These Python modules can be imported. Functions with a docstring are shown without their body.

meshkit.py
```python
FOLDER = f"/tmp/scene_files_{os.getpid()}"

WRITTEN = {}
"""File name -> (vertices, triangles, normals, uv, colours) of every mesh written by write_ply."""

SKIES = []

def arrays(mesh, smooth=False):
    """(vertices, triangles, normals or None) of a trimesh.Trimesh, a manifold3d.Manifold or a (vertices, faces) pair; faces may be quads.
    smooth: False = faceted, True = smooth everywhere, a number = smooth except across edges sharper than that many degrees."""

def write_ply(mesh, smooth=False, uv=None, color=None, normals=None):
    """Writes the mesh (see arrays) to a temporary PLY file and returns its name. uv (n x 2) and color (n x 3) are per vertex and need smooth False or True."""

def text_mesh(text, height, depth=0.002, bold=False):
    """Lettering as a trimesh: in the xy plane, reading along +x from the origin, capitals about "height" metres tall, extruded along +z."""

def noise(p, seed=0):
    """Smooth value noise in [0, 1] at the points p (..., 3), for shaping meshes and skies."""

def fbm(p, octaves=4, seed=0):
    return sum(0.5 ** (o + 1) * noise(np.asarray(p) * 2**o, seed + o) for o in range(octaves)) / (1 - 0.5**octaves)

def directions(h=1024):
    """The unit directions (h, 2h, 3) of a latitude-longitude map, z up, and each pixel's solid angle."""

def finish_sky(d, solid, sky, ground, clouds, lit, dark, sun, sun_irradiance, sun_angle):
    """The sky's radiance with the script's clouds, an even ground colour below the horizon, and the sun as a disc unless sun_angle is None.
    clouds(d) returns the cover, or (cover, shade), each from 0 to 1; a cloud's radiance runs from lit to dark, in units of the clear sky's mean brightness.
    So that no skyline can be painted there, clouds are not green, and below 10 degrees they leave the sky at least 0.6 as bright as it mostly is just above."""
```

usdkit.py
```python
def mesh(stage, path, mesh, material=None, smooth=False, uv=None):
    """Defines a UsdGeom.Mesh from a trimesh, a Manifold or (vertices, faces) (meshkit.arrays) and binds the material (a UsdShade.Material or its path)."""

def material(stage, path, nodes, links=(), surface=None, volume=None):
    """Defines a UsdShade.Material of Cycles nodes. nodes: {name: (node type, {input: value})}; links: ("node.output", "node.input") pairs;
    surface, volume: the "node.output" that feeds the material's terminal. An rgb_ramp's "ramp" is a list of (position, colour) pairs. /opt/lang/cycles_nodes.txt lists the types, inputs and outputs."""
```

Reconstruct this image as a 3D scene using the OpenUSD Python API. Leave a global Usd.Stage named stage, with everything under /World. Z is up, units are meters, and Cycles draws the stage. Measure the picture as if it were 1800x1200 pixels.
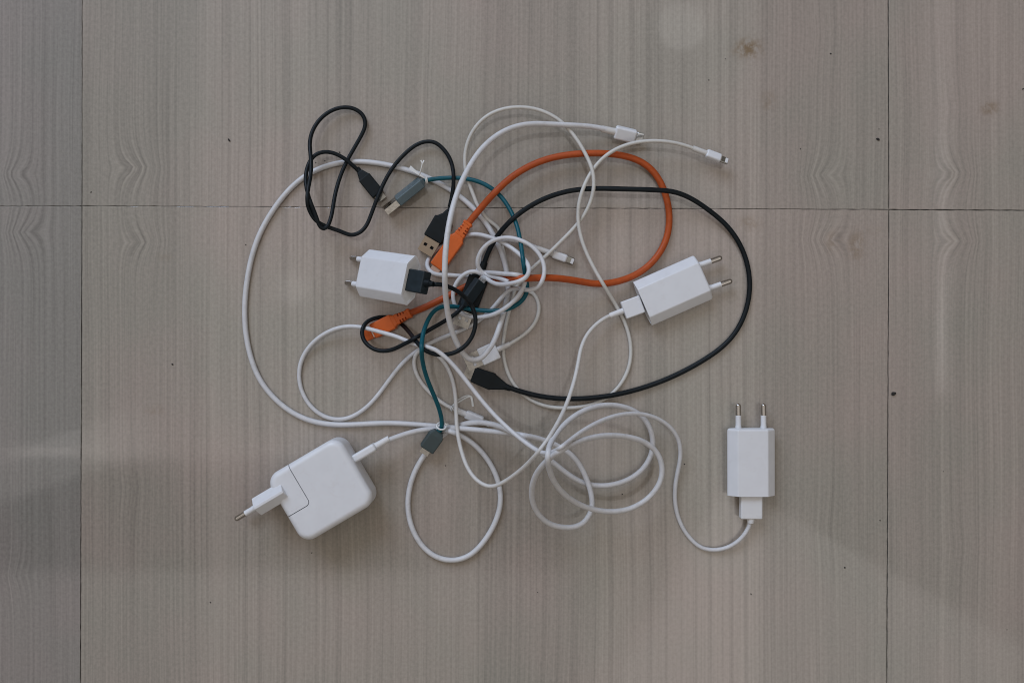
import math, random
import numpy as np, trimesh, manifold3d as m3
import usdkit, meshkit
from pxr import Usd, UsdGeom, UsdLux, UsdShade, Gf, Sdf
from scipy.interpolate import splprep, splev
from scipy.ndimage import gaussian_filter1d
from scipy.spatial import cKDTree

rng = np.random.default_rng(7)
stage = Usd.Stage.CreateInMemory()
UsdGeom.SetStageUpAxis(stage, UsdGeom.Tokens.z)
UsdGeom.SetStageMetersPerUnit(stage, 1.0)
world = UsdGeom.Xform.Define(stage, '/World')
stage.SetDefaultPrim(world.GetPrim())
UsdGeom.Scope.Define(stage, '/World/Looks')

# ------------------------------------------------------------------ camera, lamps, exposure
D, S = 700.0, 2.358                     # camera height in mm; photograph pixels per mm on the floor
cam = UsdGeom.Camera.Define(stage, '/World/camera')
cam.AddTranslateOp().Set(Gf.Vec3d(0, 0, D / 1000))
cam.CreateHorizontalApertureAttr(36.0)
cam.CreateVerticalApertureAttr(24.0)
cam.CreateFocalLengthAttr(36.0 * D / (1800 / S))
cam.CreateClippingRangeAttr(Gf.Vec2f(0.01, 100))
cam.CreateExposureAttr(0.0)

def rect_light(name, pos, target, w, h, intensity, color):
    l = UsdLux.RectLight.Define(stage, '/World/' + name)
    z = np.array(pos, float) - np.array(target, float); z /= np.linalg.norm(z)
    x = np.cross([0, 1, 0.01], z); x /= np.linalg.norm(x); y = np.cross(z, x)
    l.AddTransformOp().Set(Gf.Matrix4d(*x, 0, *y, 0, *z, 0, *map(float, pos), 1))
    l.CreateWidthAttr(w); l.CreateHeightAttr(h); l.CreateIntensityAttr(intensity); l.CreateColorAttr(Gf.Vec3f(*color))
    return l
# the window up and to the left of the pile
rect_light('window_light', (-1.35, 2.5, 1.95), (0.0, 0.0, 0.0), 1.9, 1.6, 6.3, (0.80, 0.95, 1.22))
# added panels overhead, cut and spaced to shape what the glossy tiles mirror
PANEL_LEVEL, CC = 0.50, (1.0, 0.955, 0.915)
def overhead_panel(name, x0, x1, y0, y1, h, turn=0.0, level=1.0, color=CC):
    """An unseen light panel, hanging level h metres up; its outline is where the tiles mirror it, in photograph pixels."""
    k = (1 + h / 0.7) / S / 1000
    c = np.array([(x0 + x1) / 2 - 900, 600 - (y0 + y1) / 2]) * k
    l = rect_light(name, (c[0], c[1], h), (c[0], c[1], 0.0), (x1 - x0) * k, (y1 - y0) * k, PANEL_LEVEL * level, color)
    a = math.radians(turn)
    l.GetOrderedXformOps()[0].Set(Gf.Matrix4d(math.cos(a), math.sin(a), 0, 0, -math.sin(a), math.cos(a), 0, 0, 0, 0, 1, 0, float(c[0]), float(c[1]), h, 1))
overhead_panel('added_panel', -150, 1336, -110, 804, 1.00)
overhead_panel('added_panel_corner', -150, 270, 781, 861, 0.985, 18.5)
overhead_panel('added_panel_near', -150, 1336, 1003, 1340, 1.00)
overhead_panel('added_panel_middle', 1000, 1336, 803, 1004, 0.998)
overhead_panel('added_panel_right', 1335, 1950, -110, 1320, 1.00, 0.0, 0.72)
overhead_panel('added_panel_slant', 1142, 1762, 972, 1372, 0.98, -29.5)
overhead_panel('added_panel_edge', 0, 640, 788, 800, 0.99, 0.0, 1.45, (1.0, 0.86, 0.80))
overhead_panel('ceiling_strip_light', 1651, 1658, -40, 690, 0.98, 0.0, 6.5, (1.0, 0.93, 0.92))
for name, px, py, r in (('ceiling_lamp', 516, 506, 27), ('ceiling_lamp_top', 1198, 46, 42)):
    k = (1 + 0.975 / 0.7) / S / 1000
    l = UsdLux.DiskLight.Define(stage, '/World/' + name)
    l.AddTranslateOp().Set(Gf.Vec3d((px - 900) * k, (600 - py) * k, 0.975))
    l.CreateRadiusAttr(r * k); l.CreateIntensityAttr(PANEL_LEVEL * 1.35); l.CreateColorAttr(Gf.Vec3f(1.0, 0.97, 0.94))
dome = UsdLux.DomeLight.Define(stage, '/World/room_light')
rm = usdkit.material(stage, '/World/Looks/room', {'b': ('background_shader', {'color': (1.0, 0.90, 0.80), 'strength': 0.17})}, surface='b.background')
UsdShade.MaterialBindingAPI.Apply(dome.GetPrim()).Bind(rm)

# ------------------------------------------------------------------ helpers
def P(px, py, z=0.0):
    """A point seen at pixel (px, py) of the photograph and z mm above the floor, in mm."""
    k = (D - z) / D / S
    return np.array([(px - 900) * k, (600 - py) * k, z])

used = {}
def numbered(parent, name):
    k = (parent, name); n = used.get(k, 0); used[k] = n + 1
    return name if n == 0 else f'{name}_{n:03d}'

def tag(p, label=None, cat=None, group=None, kind=None):
    for k, v in (('label', label), ('category', cat), ('group', group), ('kind', kind)):
        if v: p.SetCustomDataByKey(k, v)

def thing(name, origin, label, cat, group=None, kind=None):
    path = '/World/' + numbered('/World', name)
    x = UsdGeom.Xform.Define(stage, path)
    x.AddTranslateOp().Set(Gf.Vec3d(*(np.array(origin, float) / 1000)))
    tag(x.GetPrim(), label, cat, group, kind)
    return path, np.array(origin, float)

def arr(mesh):
    if hasattr(mesh, 'to_mesh'):
        m = mesh.to_mesh(); return trimesh.Trimesh(np.array(m.vert_properties[:, :3], float), np.array(m.tri_verts), process=False)
    return mesh

def part(parent, name, mesh, mat, smooth=35, label=None):
    """parent: (path, origin); mesh in world mm."""
    base, o = parent
    path = base + '/' + numbered(base, name)
    m = arr(mesh).copy()
    m.vertices = (np.asarray(m.vertices) - o) / 1000
    p = usdkit.mesh(stage, path, m, M[mat], smooth=smooth)
    if label: p.GetPrim().SetCustomDataByKey('label', label)
    return path, o

def frame(p0, p1, roll=0.0):
    """4x4: x from p0 towards p1, z as near up as can be, rolled about x by roll degrees."""
    x = p1 - p0; x = x / np.linalg.norm(x)
    y = np.cross([0, 0, 1.0], x); y /= np.linalg.norm(y); z = np.cross(x, y)
    a = math.radians(roll); c, s = math.cos(a), math.sin(a)
    y, z = c * y + s * z, -s * y + c * z
    T = np.eye(4); T[:3, 0], T[:3, 1], T[:3, 2], T[:3, 3] = x, y, z, p0
    return T

def put(mesh, T):
    m = arr(mesh).copy(); m.apply_transform(T); return m

def hull_spheres(pts, r, seg=16):
    s = m3.Manifold.sphere(r, seg)
    return m3.Manifold.batch_hull([s.translate([float(v) for v in p]) for p in pts])

def rbox(x0, x1, w, h, r=0.8, seg=16):
    return hull_spheres([(x, y, z) for x in (x0 + r, x1 - r) for y in (-w / 2 + r, w / 2 - r) for z in (-h / 2 + r, h / 2 - r)], r, seg)

def box(x0, x1, y0, y1, z0, z1):
    return m3.Manifold.cube([x1 - x0, y1 - y0, z1 - z0]).translate([x0, y0, z0])

def cyl(x0, x1, r0, r1=None, seg=24):
    return m3.Manifold.cylinder(x1 - x0, r0, r0 if r1 is None else r1, seg).rotate([0, 90, 0]).translate([x0, 0, 0])

def section(x0, x1, w0, h0, w1, h1, r=0.9):
    """A tapered block from section w0 x h0 to w1 x h1."""
    return hull_spheres([(x, y, z) for x, w, h in ((x0 + r, w0, h0), (x1 - r, w1, h1)) for y in (-w / 2 + r, w / 2 - r) for z in (-h / 2 + r, h / 2 - r)], r)

def tube(pts, r, n=12):
    pts = np.asarray(pts, float); N = len(pts)
    r = np.broadcast_to(r, N)
    t = np.gradient(pts, axis=0); t /= np.linalg.norm(t, axis=1, keepdims=True)
    u = np.cross(t[0], [0, 0, 1.0]); u /= np.linalg.norm(u)
    V, a = [], np.arange(n) / n * 2 * np.pi
    for i in range(N):
        u = u - t[i] * (u @ t[i]); u /= np.linalg.norm(u); v = np.cross(t[i], u)
        V.append(pts[i] + r[i] * (np.cos(a)[:, None] * u + np.sin(a)[:, None] * v))
    V = np.vstack(V); F = []
    i = np.arange(N - 1)[:, None] * n; j = np.arange(n)[None]; k = (j + 1) % n
    a_, b_, c_, d_ = i + j, i + k, i + n + k, i + n + j
    F = np.concatenate([np.stack([a_, b_, c_], -1).reshape(-1, 3), np.stack([a_, c_, d_], -1).reshape(-1, 3)])
    caps = []
    for base, c, flip in ((0, pts[0], True), ((N - 1) * n, pts[-1], False)):
        ci = len(V); V = np.vstack([V, c[None]])
        for q in range(n):
            f = [ci, base + q, base + (q + 1) % n]
            caps.append(f[::-1] if flip else f)
    return trimesh.Trimesh(V, np.vstack([F, caps]), process=False)

def ribbon(pts, width, thick, side):
    """A flat strip along pts, its width along the vector side (one per point or one for all)."""
    pts = np.asarray(pts, float); N = len(pts); w = np.broadcast_to(width, N)
    t = np.gradient(pts, axis=0); t /= np.linalg.norm(t, axis=1, keepdims=True)
    s = np.broadcast_to(np.asarray(side, float), (N, 3)); s = s - t * (s * t).sum(1, keepdims=True); s /= np.linalg.norm(s, axis=1, keepdims=True)
    nn = np.cross(t, s)
    ring = [s * w[:, None] / 2 + nn * thick / 2, -s * w[:, None] / 2 + nn * thick / 2, -s * w[:, None] / 2 - nn * thick / 2, s * w[:, None] / 2 - nn * thick / 2]
    V = np.stack([pts + q for q in ring], 1).reshape(-1, 3); F = []
    for i in range(N - 1):
        for j in range(4):
            a, b = i * 4 + j, i * 4 + (j + 1) % 4
            F += [[a, b, b + 4], [a, b + 4, a + 4]]
    F += [[0, 2, 1], [0, 3, 2]]; e = (N - 1) * 4; F += [[e, e + 1, e + 2], [e, e + 2, e + 3]]
    m = trimesh.Trimesh(V, F, process=False); m.fix_normals(); return m

def spline(pts, step=1.2, s=0.0):
    pts = np.asarray(pts, float)
    tck, u = splprep(pts.T, s=s, k=3 if len(pts) > 3 else len(pts) - 1)
    fine = np.array(splev(np.linspace(0, 1, 4000), tck)).T
    L = np.r_[0, np.cumsum(np.linalg.norm(np.diff(fine, axis=0), axis=1))]
    n = max(6, int(L[-1] / step))
    return np.stack([np.interp(np.linspace(0, L[-1], n), L, fine[:, k]) for k in range(pts.shape[1])], 1)

# ------------------------------------------------------------------ materials
M = {}
def plastic(name, col, rough=0.4, spec=0.5, var=0.06, scale=300.0, dirt=None, dirt_amount=0.0, bump=0.0, sss=0.0):
    c = np.array(col, float)
    nodes = {
        'tc': ('geometry', {}),
        'n': ('noise_texture', {'scale': scale, 'detail': 4.0, 'roughness': 0.6}),
        'r': ('rgb_ramp', {'ramp': [(0.3, tuple(c * (1 - var))), (0.7, tuple(np.minimum(c * (1 + var), 1)))]}),
        'n2': ('noise_texture', {'scale': 130.0, 'detail': 5.0, 'roughness': 0.7}),
        'r2': ('rgb_ramp', {'ramp': [(0.56, (0, 0, 0)), (0.72, (dirt_amount,) * 3)]}),
        'mx': ('mix_color', {'b': tuple(dirt if dirt is not None else c * 0.6)}),
        'rr': ('map_range', {'from_min': 0.3, 'from_max': 0.7, 'to_min': rough * 0.85, 'to_max': min(1, rough * 1.2)}),
        'p': ('principled_bsdf', {'specular_ior_level': spec}),
    }
    links = [('tc.position', 'n.vector'), ('tc.position', 'n2.vector'), ('n.fac', 'r.fac'), ('n2.fac', 'r2.fac'), ('r2.color', 'mx.fac'), ('r.color', 'mx.a'),
             ('mx.result', 'p.base_color'), ('n.fac', 'rr.value'), ('rr.result', 'p.roughness')]
    if bump:
        nodes['nb'] = ('noise_texture', {'scale': 2500.0, 'detail': 2.0}); nodes['b'] = ('bump', {'strength': bump, 'distance': 0.0002})
        links += [('tc.position', 'nb.vector'), ('nb.fac', 'b.height'), ('b.normal', 'p.normal')]
    M[name] = usdkit.material(stage, '/World/Looks/' + name, nodes, links, surface='p.BSDF')

plastic('white_plastic', (0.715, 0.725, 0.75), 0.36, 0.45, 0.02, 90, (0.5, 0.47, 0.43), 0.16, 0.05)
plastic('white_plastic_matt', (0.70, 0.70, 0.71), 0.5, 0.4, 0.03, 90, (0.42, 0.40, 0.37), 0.2, 0.05)
plastic('grey_white_face', (0.72, 0.72, 0.72), 0.5, 0.4, 0.03)
plastic('white_cord', (0.62, 0.62, 0.635), 0.42, 0.4, 0.05, 160, (0.36, 0.33, 0.29), 0.34)
plastic('cream_cord', (0.60, 0.585, 0.55), 0.45, 0.4, 0.05, 160, (0.38, 0.35, 0.30), 0.22)
plastic('warm_cord', (0.62, 0.605, 0.585), 0.45, 0.4, 0.05, 160, (0.38, 0.35, 0.30), 0.25)
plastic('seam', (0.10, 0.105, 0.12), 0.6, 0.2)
plastic('black_rubber', (0.006, 0.0095, 0.012), 0.45, 0.2, 0.2, 200, (0.03, 0.03, 0.03), 0.25)
plastic('black_moulding', (0.006, 0.0095, 0.0115), 0.5, 0.2, 0.2, 260, (0.03, 0.03, 0.03), 0.25, 0.15)
plastic('blue_black_moulding', (0.012, 0.021, 0.027), 0.5, 0.3, 0.15, 260, (0.03, 0.035, 0.035), 0.2, 0.15)
plastic('teal_rubber', (0.003, 0.088, 0.118), 0.4, 0.3, 0.12, 200)
plastic('grey_teal_plug', (0.045, 0.066, 0.068), 0.48, 0.45, 0.1, 260, None, 0.2, 0.1)
plastic('pale_teal_plug', (0.078, 0.115, 0.128), 0.40, 0.5, 0.08, 260, None, 0.1, 0.05)
plastic('orange_rubber', (0.43, 0.078, 0.015), 0.45, 0.3, 0.10, 220, (0.30, 0.06, 0.015), 0.35)
plastic('orange_moulding', (0.62, 0.118, 0.018), 0.42, 0.35, 0.06, 220, (0.45, 0.10, 0.02), 0.25, 0.08)
plastic('dark_hole', (0.01, 0.01, 0.012), 0.8, 0.1)
plastic('grit', (0.03, 0.028, 0.026), 0.9, 0.2, 0.3, 900)
plastic('tie_plastic', (0.72, 0.73, 0.72), 0.3, 0.5, 0.05)
plastic('tie_wrap', (0.74, 0.73, 0.70), 0.5, 0.4, 0.05)
plastic('grout', (0.115, 0.112, 0.104), 0.95, 0.1, 0.35, 400)

def metal(name, col, rough):
    M[name] = usdkit.material(stage, '/World/Looks/' + name, {
        'g': ('geometry', {}), 'n': ('noise_texture', {'scale': 500.0, 'detail': 3.0}),
        'r': ('map_range', {'from_min': 0.3, 'from_max': 0.7, 'to_min': rough * 0.7, 'to_max': rough * 1.4}),
        'p': ('principled_bsdf', {'base_color': col, 'metallic': 1.0})},
        [('g.position', 'n.vector'), ('n.fac', 'r.value'), ('r.result', 'p.roughness')], surface='p.BSDF')
metal('steel', (0.36, 0.34, 0.31), 0.22)
metal('warm_steel', (0.30, 0.245, 0.195), 0.22)
metal('pin_metal', (0.50, 0.47, 0.44), 0.14)
metal('dull_steel', (0.34, 0.335, 0.31), 0.3)
metal('pale_metal', (0.80, 0.83, 0.85), 0.3)
metal('pink_metal', (0.62, 0.45, 0.38), 0.35)

# ------------------------------------------------------------------ the floor: six big printed tiles on dark grout
def tile_material(name, tone):
    t = np.array(tone)
    nodes = {
        'uv': ('texture_coordinate', {}), 'g': ('geometry', {}),
        'sep': ('separate_xyz', {}),
        # broad tonal bands, medium and fine stripes, all along the grain (u is the warped x in photograph pixels / 1800, v the y)
        'ma': ('mapping', {'scale': (9.0, 0.25, 1.0)}), 'na': ('noise_texture', {'dimensions': '2D', 'scale': 1.0, 'detail': 2.0, 'roughness': 0.5}),
        'mb': ('mapping', {'scale': (135.0, 0.6, 1.0)}), 'nb': ('noise_texture', {'dimensions': '2D', 'scale': 1.0, 'detail': 2.5, 'roughness': 0.62}),
        'mc': ('mapping', {'scale': (420.0, 3.0, 1.0)}), 'nc': ('noise_texture', {'dimensions': '2D', 'scale': 1.0, 'detail': 2.0, 'roughness': 0.6}),
        'md': ('mapping', {'scale': (300.0, 300.0, 1.0)}), 'nd': ('noise_texture', {'dimensions': '2D', 'scale': 1.0, 'detail': 3.0, 'roughness': 0.75}),
        'me': ('mapping', {'scale': (5.0, 4.0, 1.0)}), 'ne': ('noise_texture', {'dimensions': '2D', 'scale': 1.0, 'detail': 3.0, 'roughness': 0.6}),
        # how strong the dark stripes are across the print
        'band': ('rgb_ramp', {'ramp': [(0.0, (.25,) * 3), (0.10, (.3,) * 3), (0.185, (.35,) * 3), (0.20, (.9,) * 3), (0.34, (1,) * 3), (0.355, (.45,) * 3), (0.46, (.45,) * 3), (0.475, (.75,) * 3), (0.57, (.6,) * 3), (0.585, (1,) * 3), (0.735, (1,) * 3), (0.75, (.4,) * 3), (0.90, (.3,) * 3), (0.93, (.75,) * 3), (1.0, (.8,) * 3)]}),
        'tone': ('rgb_ramp', {'ramp': [(0.0, (.40,) * 3), (0.08, (.43,) * 3), (0.13, (.39,) * 3), (0.195, (.45,) * 3), (0.205, (.56,) * 3), (0.34, (.55,) * 3), (0.36, (.48,) * 3), (0.465, (.56,) * 3), (0.475, (.46,) * 3), (0.57, (.46,) * 3), (0.585, (.56,) * 3), (0.738, (.60,) * 3), (0.748, (.46,) * 3), (0.86, (.47,) * 3), (0.914, (.49,) * 3), (0.9195, (.60,) * 3), (0.926, (.49,) * 3), (0.97, (.58,) * 3), (1.0, (.5,) * 3)]}),  # bands of the print, with left-side falloff and a pale glint line painted in
        'ra': ('map_range', {'from_min': 0.25, 'from_max': 0.75, 'to_min': -0.065, 'to_max': 0.065}),
        'rb': ('map_range', {'from_min': 0.33, 'from_max': 0.52, 'to_min': -0.17, 'to_max': 0.03, 'clamp': True}),
        'kk': ('map_range', {'from_min': 0.1, 'from_max': 0.8, 'to_min': 1.0, 'to_max': 0.0, 'clamp': True}), 'bk': ('math', {'math_type': 'multiply'}), 'rbl': ('math', {'math_type': 'multiply'}),
        'rc': ('map_range', {'from_min': 0.3, 'from_max': 0.7, 'to_min': -0.10, 'to_max': 0.10}),
        'rd': ('map_range', {'from_min': 0.3, 'from_max': 0.7, 'to_min': -0.10, 'to_max': 0.10}),
        're': ('map_range', {'from_min': 0.3, 'from_max': 0.7, 'to_min': -0.05, 'to_max': 0.05}),
        's1': ('math', {'math_type': 'add'}), 's2': ('math', {'math_type': 'add'}), 's3': ('math', {'math_type': 'add'}), 's4': ('math', {'math_type': 'add'}), 's5': ('math', {'math_type': 'add'}),
        'mf': ('mapping', {'scale': (260.0, 0.4, 1.0)}), 'nf': ('noise_texture', {'dimensions': '2D', 'scale': 1.0, 'detail': 1.0, 'roughness': 0.5}),
        'rf': ('map_range', {'from_min': 0.36, 'from_max': 0.64, 'to_min': -0.19, 'to_max': 0.13, 'clamp': True}), 'rfm': ('math', {'math_type': 'multiply'}), 's6': ('math', {'math_type': 'add'}),
        'half': ('math', {'math_type': 'add', 'value2': 0.5}),
        'col': ('mix_color', {'blend_type': 'multiply', 'fac': 1.0, 'a': tuple(t)}),
        # pinkish and greenish drifts of the print
        'hue': ('rgb_ramp', {'ramp': [(0.35, (0.97, 1.01, 0.985)), (0.65, (1.035, 0.985, 0.985))]}),
        'col2': ('mix_color', {'blend_type': 'multiply', 'fac': 1.0}),
        # spilt brown marks
        'st': ('attribute', {'attribute': 'stain'}), 'ss': ('separate_color', {}),
        'mn': ('mapping', {'scale': (160.0, 110.0, 1.0)}), 'nn': ('noise_texture', {'dimensions': '2D', 'scale': 1.0, 'detail': 4.0, 'roughness': 0.7}),
        'sn': ('map_range', {'from_min': 0.36, 'from_max': 0.58, 'to_min': 0.0, 'to_max': 1.0, 'clamp': True}),
        'sm': ('math', {'math_type': 'multiply', 'use_clamp': True}),
        'col3': ('mix_color', {'b': (0.175, 0.11, 0.05)}),
        'rough': ('map_range', {'from_min': 0.3, 'from_max': 0.7, 'to_min': 0.40, 'to_max': 0.50}),
        'bmp': ('bump', {'strength': 0.12, 'distance': 0.0003}),
        'cn': ('noise_texture', {'scale': 60.0, 'detail': 3.0}), 'cb': ('bump', {'strength': 0.05, 'distance': 0.0003}), 'cr': ('map_range', {'from_min': 0.3, 'from_max': 0.7, 'to_min': 0.05, 'to_max': 0.13}),
        'p': ('principled_bsdf', {'specular_ior_level': 0.2, 'coat_weight': 1.0, 'coat_ior': 1.65}),
    }
    L = [('uv.UV', f'{m}.vector') for m in ('ma', 'mb', 'mc', 'md', 'me', 'mf', 'mn', 'sep')]
    L += [(f'm{k}.vector', f'n{k}.vector') for k in 'abcdefn']
    L += [('sep.x', 'band.fac'), ('sep.x', 'tone.fac'), ('na.fac', 'ra.value'), ('nb.fac', 'rb.value'), ('nc.fac', 'rc.value'), ('nd.fac', 'rd.value'), ('ne.fac', 're.value'),
          ('rb.result', 'rbl.value1'), ('ss.g', 'kk.value'), ('band.color', 'bk.value1'), ('kk.result', 'bk.value2'), ('bk.value', 'rbl.value2'), ('tone.color', 's1.value1'), ('ra.result', 's1.value2'), ('s1.value', 's2.value1'), ('rbl.value', 's2.value2'),
          ('s2.value', 's3.value1'), ('rc.result', 's3.value2'), ('s3.value', 's4.value1'), ('rd.result', 's4.value2'), ('s4.value', 's5.value1'), ('re.result', 's5.value2'),
          ('nf.fac', 'rf.value'), ('rf.result', 'rfm.value1'), ('ss.g', 'rfm.value2'), ('s5.value', 's6.value1'), ('rfm.value', 's6.value2'), ('s6.value', 'half.value1'), ('half.value', 'col.b'), ('ne.fac', 'hue.fac'), ('col.result', 'col2.a'), ('hue.color', 'col2.b'),
          ('st.color', 'ss.color'), ('nn.fac', 'sn.value'), ('ss.r', 'sm.value1'), ('sn.result', 'sm.value2'), ('sm.value', 'col3.fac'), ('col2.result', 'col3.a'),
          ('col3.result', 'p.base_color'), ('nd.fac', 'rough.value'), ('rough.result', 'p.roughness'), ('g.position', 'cn.vector'), ('cn.fac', 'cb.height'), ('cb.normal', 'p.coat_normal'), ('ne.fac', 'cr.value'), ('cr.result', 'p.coat_roughness'), ('nb.fac', 'bmp.height'), ('bmp.normal', 'p.normal')]
    M[name] = usdkit.material(stage, '/World/Looks/' + name, nodes, L, surface='p.BSDF')
tile_material('tile_print', (0.302, 0.262, 0.225))
tile_material('tile_print_lighter', (0.308, 0.268, 0.229))
tile_material('tile_print_darker_falloff', (0.246, 0.222, 0.203))  # print of the left tiles, darkened further to paint in corner falloff

# rings in the printed grain: (x, y, push to the right in pixels, spread x, spread y)
KNOTS = [(238, 296, 34, 46, 42), (28, 306, -30, 40, 44), (42, 408, -34, 44, 48), (248, 425, 26, 42, 40), (1448, 308, -30, 42, 44), (1455, 420, -34, 46, 42),
         (1676, 306, 32, 40, 44), (1684, 424, 30, 42, 44), (236, 860, 9, 40, 70), (30, 1010, -16, 36, 50), (1450, 930, -8, 40, 80), (1690, 960, 8, 40, 80), (1440, 60, 6, 50, 80), (1676, 190, 8, 32, 60)]
STAINS = [(1315, 86, 24, 17, 1.0), (1740, 190, 15, 11, 0.75), (1350, 178, 14, 18, 0.35), (1505, 432, 14, 26, 0.55), (1464, 424, 14, 18, 0.4), (1318, 392, 20, 12, 0.4), (272, 722, 16, 8, 0.3), (290, 450, 14, 5, 0.3),
          (548, 292, 10, 5, 0.4), (1530, 408, 20, 6, 0.25)]
floor = thing('floor', (0, 0, 0), None, None, kind='structure')
def tile(xl, xr, yt, yb, mat, dz, xl2=None, xr2=None, yt2=None, yb2=None):
    """A tile with corners in photograph pixels on its top; xl2.. the lower or right-hand ends of slightly turned edges."""
    xl2, xr2, yt2, yb2 = xl if xl2 is None else xl2, xr if xr2 is None else xr2, yt if yt2 is None else yt2, yb if yb2 is None else yb2
    def axis(a, b, lo, hi, step):
        f = np.arange(max(a, lo), min(b, hi) + 1e-6, step) if max(a, lo) < min(b, hi) else np.array([])
        pts = np.r_[a, a + 0.9, f[(f > a + 3) & (f < b - 3)], b - 0.9, b]
        return np.unique(pts)
    X, Y = axis(xl, xr, -40, 1840, 9.0), axis(yt, yb, -40, 1240, 9.0)
    s, t = (X - xl) / (xr - xl), (Y - yt) / (yb - yt)
    gx = (xl + (xl2 - xl) * t)[:, None] * (1 - s)[None] + (xr + (xr2 - xr) * t)[:, None] * s[None]
    gy = (yt + (yt2 - yt) * s)[None] * (1 - t)[:, None] + (yb + (yb2 - yb) * s)[None] * t[:, None]
    gz = np.zeros_like(gx); gz[[0, -1]] = -0.07; gz[:, [0, -1]] = -0.07
    wob = np.random.default_rng(int(abs(xl) + abs(yt)))
    gy[0] += wob.uniform(-.45, .35, len(X)); gy[-1] += wob.uniform(-.35, .45, len(X)); gx[:, 0] += wob.uniform(-.35, .3, len(Y)); gx[:, -1] += wob.uniform(-.3, .35, len(Y))
    top = np.stack([(gx - 900) / S, (600 - gy) / S, gz + dz], -1)
    ny, nx = gx.shape
    V = top.reshape(-1, 3)
    i, j = np.meshgrid(np.arange(ny - 1), np.arange(nx - 1), indexing='ij'); a = (i * nx + j).ravel()
    F = np.vstack([np.stack([a, a + nx, a + 1], 1), np.stack([a + 1, a + nx, a + nx + 1], 1)])
    rim = np.r_[np.arange(nx), np.arange(2, ny + 1) * nx - 1, (ny - 1) * nx + np.arange(nx - 2, -1, -1), np.arange(ny - 2, 0, -1) * nx]
    low = V[rim].copy(); low[:, 2] = -9.0
    b0 = len(V); V = np.vstack([V, low]); n = len(rim); k = np.arange(n)
    F = np.vstack([F, np.stack([rim, rim[(k + 1) % n], b0 + (k + 1) % n], 1), np.stack([rim, b0 + (k + 1) % n, b0 + k], 1)])
    px, py = V[:, 0] * S + 900, 600 - V[:, 1] * S
    u = px + 3.0 * (meshkit.noise(np.stack([px / 160, py / 210, px * 0 + 3], 1), 5) - 0.5) * 2
    for kx, ky, A, sx, sy in [(a, b, c * .82, d * .78, e * .66) for a, b, c, d, e in KNOTS]:
        if yt - 5 < ky < yb + 5 and xl - 5 < kx < xr + 5:
            u = u - A * np.exp(-((px - kx) / sx) ** 2) * np.exp(-(np.abs(py - ky) / (.95 * sy)) ** 1.15)
    st = np.zeros(len(V)); kn = np.full(len(V), .10)
    for kx, ky, A, sx, sy in [(a, b, c, d * .85, e * .72) for a, b, c, d, e in KNOTS]:
        kn = np.maximum(kn, np.exp(-((px - kx) / (1.2 * sx)) ** 2) * np.exp(-((py - ky) / (1.35 * sy)) ** 2) * min(1, abs(A) / 26))
    for kx, ky, sx, sy, w in STAINS:
        st = np.maximum(st, w * np.exp(-(((px - kx) / sx) ** 2 + ((py - ky) / sy) ** 2) ** 1.5))
    m = trimesh.Trimesh(V / 1000, F, process=False)
    path = floor[0] + '/' + numbered(floor[0], 'tile')
    prim = usdkit.mesh(stage, path, m, M[mat], smooth=False, uv=np.stack([u / 1800, (1200 - py) / 1800 + dz], 1))
    UsdGeom.PrimvarsAPI(prim).CreatePrimvar('stain', Sdf.ValueTypeNames.Color3fArray, 'vertex').Set([Gf.Vec3f(float(q), float(w), 0) for q, w in zip(st, kn)])
T6 = 1414
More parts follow.
